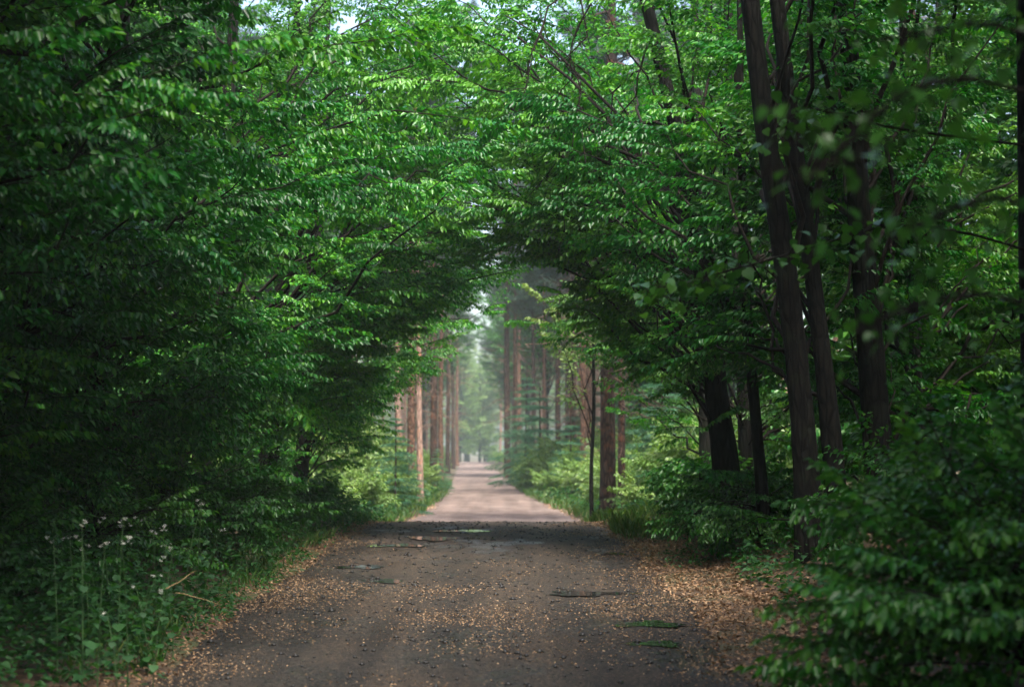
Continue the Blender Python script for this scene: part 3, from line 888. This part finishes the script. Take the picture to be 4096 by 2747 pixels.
# thin dark stem beside the thick pine
b = W(592, 443, 50); zb = gz(b[0], 50)
stem_path = np.array([[b[0], 50, zb - 0.1], [b[0] - 0.03, 50, zb + 1.5], [b[0] + 0.06, 50, zb + 3], [b[0] + 0.02, 50, zb + 5], [b[0] + 0.1, 50, zb + 7]])
rg = np.random.default_rng(8)
grow('broadleaf_sapling', stem_path, [0.06, 0.05, 0.045, 0.035, 0.02],
     [np.array([b[0] + rg.normal() * 0.7, 50 + rg.normal() * 0.7, zb + rg.uniform(4.5, 8)]) for k in range(6)], SPR_F, 'pale_shrub',
     'thin dark sapling stem beside the thick red-scaled pine', 'tree', None, 741, lod=2, drop_in_arch=False, thick=0.7, spacing=0.35)

# broadleaf forest behind, and unseen crowns added above for shade
def proto_broad(seed, lab, group, h=13.0, cr_r=3.0, low=1.6, n=44):
    rng = np.random.default_rng(seed); tg = []
    for k in range(n):
        a = rng.uniform(0, 2 * math.pi); zf = rng.uniform(0, 1)
        z = low + (h - low) * zf
        rr = cr_r * math.sqrt(rng.uniform(0.15, 1)) * (0.55 + 0.9 * zf * (1.25 - zf))
        tg.append(np.array([rr * math.cos(a), rr * math.sin(a), z]))
    path = np.array([[0, 0, -0.3], [0.05, 0.03, 2], [-0.1, 0.1, 5], [0.1, 0.0, 9], [0, 0.1, h - 0.5]])
    global ground_z
    keep = ground_z; ground_z = lambda x, y: np.asarray(x, float) * 0 - 0.3
    o = grow('broadleaf_tree', path, [0.2, 0.15, 0.13, 0.09, 0.03], tg, SPR_C, 'forest', lab, 'tree', group, seed + 1, lod=2, spacing=0.24, start=0.25, drop_in_arch=False)
    ground_z = keep
    return o
gb = 'broadleaf trees of the wood behind'
lb = 'broadleaf tree deep in the wood behind the lane-side trees'
br = [proto_broad(760 + 4 * i, lb, gb, 12.5 + i, 3.0, 1.2) for i in range(3)]
rgB = np.random.default_rng(12)
spots = []
for y in np.arange(8, 47, 4.2):
    for sd in (-1, 1):
        for off in (8.2, 12.0):
            spots.append((sd * (off + rgB.uniform(-0.8, 0.8) + (6 if sd > 0 and y > 14 else 3 if y > 26 else 0)) - 0.4, y + rgB.uniform(-1.2, 1.2), rgB.uniform(0.9, 1.15)))
for y in np.arange(68, 130, 7.0):
    for sd in (-1, 1):
        spots.append((float(road_x(y)) + sd * rgB.uniform(7.5, 9 + 0.09 * y), y, rgB.uniform(0.8, 1.15)))
spots += [(-7.0, 8.0, 0.95), (-7.4, 12.2, 0.95), (7.3, 7.0, 0.95), (7.6, 12.0, 0.95), (9.6, 30, 1.0), (10.5, 36, 1.0), (11.5, 42, 1.1), (9.8, 45, 1.0), (-9.5, 45, 1.0)]  # first four are out of view, added to block side light
scatter(br, spots, rgB)
ta = [proto_broad(790 + 4 * i, 'tall tree roofing the near end of the wet lane with its high crown', 'unseen tall trees added to shade the near lane', 14.0, 4.4, 6.6, 90) for i in range(2)]  # out-of-view crowns added to darken the near lane and verges
tb_ = [proto_broad(830 + 4 * i, 'x', 'x', 14.0, 4.4, 6.8, 34) for i in range(2)]
scatter(ta, [(-4.6, 9.0, 1.0), (4.8, 8.5, 1.0), (-4.6, 3.0, 1.0), (4.8, 2.0, 1.0), (-4.6, -4, 1.0), (4.8, -5, 1.0), (-4.9, 13.5, 1.0), (5.8, 12.3, 1.0), (8.3, 17.5, 1.0), (-5.3, 18.5, 1.06), (-8.0, 16, 1.05), (-8.8, 21, 1.05), (-7.6, 10.5, 1.0), (-6.8, 5.5, 1.0), (7.4, 10.5, 1.0), (7.2, 5.0, 1.0)], rgB)
for i_, (x, y, s_, g_) in enumerate([(-7.6, 45.5, 1.0, 0), (-9.2, 39.5, 1.0, 0), (6.2, 47.0, 1.0, 0)] + [(float(road_x(y_)) + sd_ * 5.0, y_, 1.35, 1) for y_ in (150, 190, 235) for sd_ in (-1, 1)]):
    la = 'high-crowned tree arching over the dry lane just past the hump' if g_ == 0 else 'high-crowned tree arching over the distant misty end of the lane'
    if i_ < 2:
        o = tb_[i_]; o.location = (x, y, gz(x, y)); o.scale = (s_, s_, s_); o['label'] = la
    else: o = copy_tree(tb_[i_ % 2], (x, y, gz(x, y)), y, s_, la)
    o['group'] = 'trees arching over the dry lane past the hump' if g_ == 0 else 'trees arching over the distant lane'
# undergrowth deep between the trunks
ub = [proto_shrub(640 + 5 * i, 'forest', 'leafy bush of the undergrowth deep between the trunks', 'undergrowth deep in the wood', 2.0, 30) for i in range(2)]
spots = []
for k in range(56):
    y = rgB.uniform(20, 62); sd = rgB.choice([-1, 1]); spots.append((sd * rgB.uniform(7.5, 17) - 0.4, y, rgB.uniform(1.2, 2.4)))
scatter(ub, spots, rgB)
# far clearing edge that closes the view
for k in range(40):
    y = rgB.uniform(330, 430); x = float(road_x(y)) + rgB.uniform(-45, 45)
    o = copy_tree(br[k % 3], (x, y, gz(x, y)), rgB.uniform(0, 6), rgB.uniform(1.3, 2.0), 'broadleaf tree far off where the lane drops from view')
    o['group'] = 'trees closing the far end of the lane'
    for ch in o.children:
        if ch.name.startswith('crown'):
            ch.material_slots[0].link = 'OBJECT'; ch.material_slots[0].material = M['pale_shrub']  # pale leaf colour paints in the glow at the lane's end
print('forest', round(time.time() - T0, 1))

# ------------------------------------------------------------------ verge herbs, grass, litter, stones
def verge_points(rng, n, umin, umax, y0, y1, side=None, power=1.0, ypow=1.0):
    y = y0 + (y1 - y0) * rng.uniform(0, 1, n) ** ypow
    u = umin + (umax - umin) * rng.uniform(0, 1, n) ** power
    sd = rng.choice([-1, 1], n) if side is None else np.full(n, side)
    x = road_x(y) + sd * (half_w(y) + u)
    return x, y, ground_z(x, y)
rg = np.random.default_rng(21)
P, D, N, L, Wd, Tn = [], [], [], [], [], []
def herbs(n, umin, umax, y0, y1, side, hmin, hmax, leaf, power=1.0):
    x, y, z = verge_points(rg, n, umin, umax, y0, y1, side, power)
    keep = (np.sin(x * 1.9 + y * 0.8) * np.sin(y * 1.1 - x * 0.7) + rg.normal(size=n) * 0.5) > -0.25
    x, y, z = x[keep], y[keep], z[keep]
    for k in range(10):
        h = rg.uniform(hmin, hmax, len(x)) * rg.uniform(0.15, 1.0, len(x))
        a = rg.uniform(0, 2 * np.pi, len(x))
        P.append(np.stack([x + np.cos(a) * 0.05 + rg.normal(size=len(x)) * 0.03, y + np.sin(a) * 0.05, z + h], -1))
        D.append(np.stack([np.cos(a), np.sin(a), rg.uniform(-0.5, 0.45, len(x))], -1))
        N.append(np.stack([rg.normal(size=len(x)) * 0.3, rg.normal(size=len(x)) * 0.3, np.ones(len(x))], -1))
        l_ = leaf * rg.uniform(0.6, 1.3, len(x)); L.append(l_); Wd.append(l_ * rg.uniform(0.5, 0.8, len(x))); Tn.append(np.clip(0.5 + rg.normal(size=len(x)) * 0.25, 0, 1))
herbs(2300, 0.35, 3.2, 12, 44, -1, 0.15, 0.6, 0.075, 1.0)
herbs(1300, 0.7, 2.8, 11.5, 20, -1, 0.3, 0.85, 0.07)
herbs(500, 0.1, 0.6, 14, 40, -1, 0.04, 0.16, 0.05)
herbs(1500, 0.9, 3.4, 11, 44, 1, 0.1, 0.45, 0.07)
herbs(260, 0.3, 1.0, 24, 44, 1, 0.05, 0.2, 0.05)
herbs(1500, 0.3, 4.0, 45, 90, None, 0.15, 0.7, 0.13)
tag(link('ground_cover', leaf_mesh('ground_cover', np.concatenate(P), np.concatenate(D), np.concatenate(N), np.concatenate(L), np.concatenate(Wd), np.concatenate(Tn), 4), M['herb']),
    'low green herbs carpeting both verges of the lane', 'plants', kind='stuff')

def grass(n, umin, umax, y0, y1, side, h, name, lab, wpx=0.009):
    x, y, z = verge_points(rg, n, umin, umax, y0, y1, side)
    keep = (np.sin(x * 2.3 + y * 0.9) + rg.normal(size=n) * 0.6) > 0.0
    x, y, z = x[keep], y[keep], z[keep]; m_ = len(x)
    a = rg.uniform(0, 2 * np.pi, m_)
    l_ = h * rg.uniform(0.5, 1.2, m_)
    tag(link(name, leaf_mesh(name, np.stack([x, y, z - 0.01], -1), np.stack([np.cos(a) * 0.5, np.sin(a) * 0.5, np.ones(m_)], -1),
             np.stack([np.cos(a + 1.5), np.sin(a + 1.5), np.zeros(m_)], -1), l_, np.full(m_, wpx), rg.uniform(0, 1, m_), 4, bend=0.3), M['grass']), lab, 'grass', kind='stuff')
grass(9000, 0.1, 2.2, 30, 48, 1, 0.28, 'grass', 'fresh grass on the right bank at the lane hump', 0.012)
grass(9000, 0.05, 1.4, 45, 120, None, 0.35, 'grass', 'pale grass edging the dry far lane', 0.03)
grass(3500, 0.2, 1.8, 14, 42, -1, 0.2, 'grass', 'thin grass along the left verge of the wet lane')

# fallen leaves and bud scales
def flat_leaves(x, y, z, size, rng, tint):
    n = len(x); a = rng.uniform(0, 2 * np.pi, n)
    return (np.stack([x, y, z], -1), np.stack([np.cos(a), np.sin(a), rng.normal(size=n) * 0.4], -1),
            np.stack([rng.normal(size=n) * 0.8, rng.normal(size=n) * 0.8, np.ones(n)], -1), size * rng.uniform(0.5, 1.4, n), size * rng.uniform(0.25, 0.6, n), np.clip(tint + rng.normal(size=n) * 0.22, 0, 1))
parts = []
n = 110000     # scattered over the lane, thickest in a belt across it
y = 11 + 26 * rg.uniform(0, 1, n) ** 1.1; u = rg.uniform(-1, 1, n)
x = road_x(y) + u * half_w(y)
belt = 0.95 * np.exp(-((y - 20.0) / 2.6) ** 2) + 0.06 + 0.05 * (y < 18) + 0.9 * np.abs(u) ** 5 + 0.30 * np.sin(x * 2.1 + y * 0.9) * np.sin(y * 1.7) + 0.12 * np.sin(x * 5.3 - y * 2.1)
belt = belt * (1 - 0.72 * np.exp(-((np.abs(u) - 0.42) / 0.17) ** 2)) * (0.55 + 0.45 * np.sin(x * 1.3 + 2.2 * np.sin(y * 0.8)))
k_ = rg.uniform(0, 1.0, n) < belt
for a_, b_, c_, d_ in PUD: k_ &= ((x - a_) / c_) ** 2 + ((y - b_) / d_) ** 2 > 1
x, y = x[k_], y[k_]
parts.append(flat_leaves(x, y, lane_z(x, y) + 0.007, 0.021, rg, 0.55))
x, y, z = verge_points(rg, 14000, -0.25, 0.9, 11, 38, 1, 1.0); parts.append(flat_leaves(x, y, z + 0.012, 0.045, rg, 0.42))
x, y, z = verge_points(rg, 9000, 0.6, 2.4, 11, 34, 1, 1.0); parts.append(flat_leaves(x, y, z + 0.015, 0.06, rg, 0.28))
x, y, z = verge_points(rg, 7000, -0.15, 0.5, 12, 38, -1, 1.0); parts.append(flat_leaves(x, y, z + 0.012, 0.04, rg, 0.35))
x, y, z = verge_points(rg, 3000, -0.1, 0.8, 44, 75, None, 1.0); parts.append(flat_leaves(x, y, z + 0.02, 0.08, rg, 0.6))
tag(link('leaf_litter', leaf_mesh('leaf_litter', *[np.concatenate([q_[i] for q_ in parts]) for i in range(6)], 2, bend=0.05), M['litter']),
    'tan fallen leaves strewn over the wet lane and its edges', 'leaf litter', kind='stuff')

# grit and bark bits
n = 5200
y = 10.5 + 26 * rg.uniform(0, 1, n); x = road_x(y) + rg.uniform(-1, 1, n) * half_w(y); z = lane_z(x, y)
s = 0.004 + 0.030 * rg.uniform(0, 1, n) ** 5
oct_ = np.array([[1, 0, 0], [-1, 0, 0], [0, 1, 0], [0, -1, 0], [0, 0, 0.7], [0, 0, -0.4]], float)
of = np.array([[0, 2, 4], [2, 1, 4], [1, 3, 4], [3, 0, 4], [2, 0, 5], [1, 2, 5], [3, 1, 5], [0, 3, 5]])
v = oct_[None] * (s[:, None, None] * rg.uniform(0.6, 1.5, (n, 6, 1))) + np.stack([x, y, z + 0.004], -1)[:, None, :]
f = (np.arange(n) * 6)[:, None, None] + of[None]
tag(link('grit', raw_mesh('grit', v.reshape(-1, 3), f.reshape(-1, 3)), M['stone']), 'dark grit and bark crumbs scattered on the wet lane', 'grit', kind='stuff')

# ------------------------------------------------------------------ plants with white flowers
def heart_leaf():
    o = np.array([[0, 0, 0], [-0.36, 0.05, 0.03], [-0.5, 0.35, 0.05], [-0.33, 0.7, 0.0], [0, 1, -0.12], [0.33, 0.7, 0.0], [0.5, 0.35, 0.05], [0.36, 0.05, 0.03], [0, 0.45, -0.02]], float)
    f = np.array([[8, i, i + 1] for i in range(7)] + [[8, 7, 0]])
    return o, f
hv, hf = heart_leaf()
def heart_mesh(name, tint):
    return raw_mesh(name, hv, hf, {'tint': np.full(len(hv), tint)}, True)
HERB_LEAF = [heart_mesh('heart_leaf', t_) for t_ in (0.25, 0.5, 0.75)]
for m_ in HERB_LEAF: m_.materials.append(M['herb'])
def flower_head(seed):
    rg_ = np.random.default_rng(seed); vs_, fs_ = [[0, 0, -0.006]], []
    for k in range(8):
        c = np.array([rg_.normal() * 0.018, rg_.normal() * 0.018, rg_.uniform(0, 0.03)]); ci = len(vs_); vs_.append(c)
        vs_.append(c + np.array([0.003, 0, -0.002])); fs_.append([0, ci + 1, ci])
        for j in range(4):
            a = math.pi / 2 * j + rg_.uniform(0, 1)
            d_ = np.array([math.cos(a), math.sin(a), 0.25]); s_ = np.array([-math.sin(a), math.cos(a), 0]); b_ = len(vs_)
            vs_ += [c + d_ * 0.010 - s_ * 0.006, c + d_ * 0.017, c + d_ * 0.010 + s_ * 0.006]
            fs_ += [[ci, b_, b_ + 1], [ci, b_ + 1, b_ + 2]]
    return raw_mesh('flower', np.array(vs_), np.array(fs_))
FLW = [flower_head(i) for i in range(3)]
for m_ in FLW: m_.materials.append(M['petal'])
def flower_plant(seed, h):
    rg_ = np.random.default_rng(seed)
    root = empty('flowering_plant', (0, 0, 0), 'heart-leaved plant topped with small white flowers in the left verge', 'plant', 'white-flowered plants in the left verge')
    bend = rg_.normal(size=2) * 0.17
    zs = np.linspace(-0.02, h, 7)
    pth = np.stack([bend[0] * (zs / h) ** 2, bend[1] * (zs / h) ** 2, zs], -1)
    tb = Tubes(); tb.add(pth, np.linspace(0.005, 0.0025, 7), 4)
    link('stem', tb.build('stem'), M['stem'], root)
    nl = 13
    for k in range(nl):
        z = h * (0.15 + 0.8 * k / nl); a = 2.4 * k + rg_.uniform(-0.4, 0.4)
        o = link('leaf', HERB_LEAF[rg_.integers(3)], None, root)
        o.location = trunk_at(pth, z) + np.array([math.cos(a), math.sin(a), 0]) * 0.03
        o.rotation_euler = (rg_.uniform(-0.7, 0.15), rg_.uniform(-0.3, 0.3), a - math.pi / 2)
        sz = 0.075 * (1.15 - 0.6 * k / nl) * rg_.uniform(0.8, 1.2); o.scale = (sz, sz, sz)
    for k in range(2):
        o = link('flower', FLW[k], None, root)
        o.location = pth[-1] + np.array([rg_.normal() * 0.025, rg_.normal() * 0.025, rg_.uniform(-0.03, 0.02)]); o.scale = (0.62, 0.62, 0.62)
    return root
fp = [flower_plant(800 + i, 0.75 + 0.08 * i) for i in range(4)]
rgW = np.random.default_rng(31)
spots = []
for px, py, d in [(107, 507, 17), (123, 500, 17.5), (112, 518, 16.6), (132, 512, 17), (76, 540, 15.5), (104, 547, 15.6), (145, 545, 16), (158, 552, 16.2), (170, 512, 18.5), (178, 508, 19), (185, 505, 18.6), (198, 508, 19), (205, 525, 19),
                  (168, 520, 18), (92, 562, 14.6), (120, 575, 14.4), (140, 570, 15), (165, 560, 16), (60, 575, 14), (100, 600, 13.6), (150, 590, 14.6), (175, 585, 15.5), (130, 610, 13.6), (85, 625, 13.2), (120, 640, 13), (155, 625, 13.6)]:
    x = W(px, 443, d)[0]
    spots.append((x, d, None))
for i, (x, d, _) in enumerate(spots):
    z = gz(x, d); s = rgW.uniform(0.75, 1.2)
    if i < 4: o = fp[i]; o.location = (x, d, z); o.rotation_euler = (0, 0, rgW.uniform(0, 6)); o.scale = (s, s, s)
    else: copy_tree(fp[i % 4], (x, d, z), rgW.uniform(0, 6), s)

# dry stalks
def stalk(pa, pb, lab, r=0.004):
    pts = limb_curve(pa, pb, np.random.default_rng(int(pa[0] * 1000) % 1000 + 5), 0.015, 7, 0.006)
    tb = Tubes(); tb.add(pts - pts[0], np.linspace(r, r * 0.4, 7), 5)
    tag(link('dry_stalk', tb.build('dry_stalk'), M['stalk'], None, pts[0]), lab, 'stalk')
stalk(W(166, 588, 14.6), W(196, 570, 15.4), 'pale dry stalk slanting up out of the left verge herbs')
stalk(W(176, 592, 15.0), W(222, 604, 15.4), 'thin dry stalk lying low toward the lane edge below the slanting stalk')

# ------------------------------------------------------------------ near lindens whose leaves can be told apart
lv = np.array([[0, 0, 0], [-0.30, 0.02, 0.03], [-0.46, 0.22, 0.06], [-0.44, 0.48, 0.05], [-0.26, 0.76, 0.0], [0, 1.05, -0.16], [0.26, 0.76, 0.0], [0.44, 0.48, 0.05], [0.46, 0.22, 0.06], [0.30, 0.02, 0.03], [0, 0.4, -0.03], [0, 0.75, -0.06]], float)
lf = np.array([[10, 0, 1], [10, 1, 2], [10, 2, 3], [10, 3, 11], [11, 3, 4], [11, 4, 5], [11, 5, 6], [11, 6, 7], [11, 7, 10], [10, 7, 8], [10, 8, 9], [10, 9, 0]])
LIN = []
for t_ in (0.0, 0.15, 0.3, 0.55):
    m_ = raw_mesh('leaf', lv, lf, {'tint': np.full(len(lv), t_)}, True); m_.materials.append(M['linden']); LIN.append(m_)
def leafy_branch(root, origin, pts_px, seed, nleaf, size, r=0.012, mats=LIN, spread=0.10):
    rg_ = np.random.default_rng(seed)
    pts = np.array([W(*p_) for p_ in pts_px]) if not isinstance(pts_px, np.ndarray) else pts_px
    tt = np.linspace(0, 1, len(pts)); tf = np.linspace(0, 1, 14)
    pf = np.stack([np.interp(tf, tt, pts[:, k]) for k in range(3)], -1)
    pf[1:-1] = (pf[:-2] + 2 * pf[1:-1] + pf[2:]) / 4
    tb = Tubes(); tb.add(pf, np.linspace(r, 0.003, 14), 5)
    spots_ = []
    for k in range(nleaf):
        t_ = 0.15 + 0.85 * rg_.uniform(0, 1) ** 0.8
        i = min(int(t_ * 13), 12); f_ = t_ * 13 - i
        p_ = pf[i] * (1 - f_) + pf[i + 1] * f_
        q_ = p_ + np.array([rg_.normal() * spread, rg_.normal() * spread * 1.6, rg_.normal() * spread * 0.8 - 0.02])
        tb.add(np.array([p_, (p_ + q_) / 2 + np.array([0, 0, 0.01]), q_]), [0.003, 0.0025, 0.0015], 3)
        spots_.append(q_)
    br_ = link('branch', tb.build('branch', origin), M['twig'], root)
    for q_ in spots_:
        o = link('leaf', mats[rg_.integers(len(mats))], None, br_)
        o.location = q_ - origin
        o.rotation_euler = (rg_.uniform(-1.3, -0.2), rg_.uniform(-0.5, 0.5), rg_.uniform(0, 6.28))
        s_ = size * rg_.uniform(0.7, 1.2); o.scale = (s_, s_, s_)
def near_tree(name, x, y, h, r, lab, cat='tree'):
    o_ = np.array([x, y, gz(x, y) - 0.1])
    root = empty(name, o_, lab, cat)
    pth = o_ + np.array([[0, 0, 0], [0.03, 0.05, h * 0.3], [-0.05, 0, h * 0.6], [0.05, 0.05, h]])
    tb = Tubes(); tb.add(pth, [r * 1.2, r, r * 0.8, r * 0.4], 10)
    link('trunk', tb.build('trunk', o_), M['bark'], root)
    return root, o_, pth
def from_trunk(pth, z, pts_px):
    return np.array([trunk_at(pth, z)] + [W(*p_) for p_ in pts_px])
root, o_, pth = near_tree('linden_tree', 3.05, 7.2, 6.5, 0.06, 'young linden whose large soft leaves hang across the far right trunks')
leafy_branch(root, o_, from_trunk(pth, 2.7, [(985, 70, 6.4), (900, 90, 6.2), (840, 150, 6.0), (808, 180, 5.9)]), 901, 80, 0.052, spread=0.13)
leafy_branch(root, o_, from_trunk(pth, 2.3, [(1000, 190, 6.6), (940, 215, 6.5), (890, 240, 6.4)]), 902, 50, 0.052, spread=0.12)
leafy_branch(root, o_, from_trunk(pth, 1.9, [(1010, 290, 6.8), (930, 300, 6.6), (880, 318, 6.5), (852, 334, 6.4)]), 903, 40, 0.05)
leafy_branch(root, o_, from_trunk(pth, 2.9, [(1000, 20, 6.8), (930, 30, 6.8), (880, 40, 6.8)]), 904, 60, 0.052, spread=0.13)
root, o_, pth = near_tree('linden_tree', 4.4, 14.0, 8, 0.08, 'linden holding a bright leafy branch straight across the twin trunks')
leafy_branch(root, o_, from_trunk(pth, 3.0, [(920, 215, 13.6), (840, 238, 13.4), (760, 262, 13.2), (700, 278, 13.0), (648, 292, 12.9)]), 911, 180, 0.078, 0.012, spread=0.085)
leafy_branch(root, o_, from_trunk(pth, 3.9, [(900, 130, 13.8), (840, 115, 13.6), (800, 105, 13.5), (785, 130, 13.4)]), 912, 100, 0.078, 0.012, spread=0.10)

# tell the grouped plants apart by bark and by the side of the lane they stand on
for o in bpy.data.objects:
    if o.parent is not None or 'group' not in o: continue
    left = o.location.x < float(road_x(o.location.y))
    g_ = o['group']
    if g_.startswith('pines of'):
        bk_ = [c for c in o.children if c.name.startswith('trunk')][0].data.materials[0].name
        kind_ = {'pine_bark': 'reddish-barked', 'grey_pine_bark': 'dark-barked', 'pale_pine_bark': 'pale-barked'}[bk_]
        o['label'] = 'tall %s pine of the misty stand %s of the dry lane' % (kind_, 'left' if left else 'right')
    elif g_.startswith('pale bushes'):
        o['label'] = 'pale green bush on the %s of the dry pink lane' % ("pink-barked pine's side" if left else "thick red-scaled pine's side")
    elif g_.startswith('undergrowth'):
        o['label'] = 'leafy undergrowth bush deep between the trunks on the %s of the lane' % ("flowering plants' side" if left else "twin-trunked hornbeam's side")
    elif g_.startswith('broadleaf trees'):
        o['label'] = 'broadleaf tree deep in the wood on the %s of the lane' % ("flowering plants' side" if left else "twin-trunked hornbeam's side")

# ------------------------------------------------------------------ moist air
hz, nt, p = mat('haze'); nt.nodes.remove(p)
pv = nt.nodes.new('ShaderNodeVolumePrincipled')
pv.inputs['Color'].default_value = (0.80, 0.94, 0.92, 1)
pv.inputs['Density'].default_value = 0.0005
pv.inputs['Anisotropy'].default_value = 0.2
nt.links.new(pv.outputs[0], nt.nodes['Material Output'].inputs['Volume'])
x0, x1, y0, y1, z0, z1 = -260, 250, -45, 905, -5, 42
v = np.array([[x, y, z] for z in (z0, z1) for y in (y0, y1) for x in (x0, x1)], float)
f = np.array([[0, 2, 3, 1], [4, 5, 7, 6], [0, 1, 5, 4], [2, 6, 7, 3], [0, 4, 6, 2], [1, 3, 7, 5]])
ho = tag(link('haze', raw_mesh('haze', v, f), hz), kind='stuff')
tris = sum(len(me.polygons) * 2 for me in bpy.data.meshes)
print('done', round(time.time() - T0, 1), 'tris<=', tris, 'objects', len(bpy.data.objects))
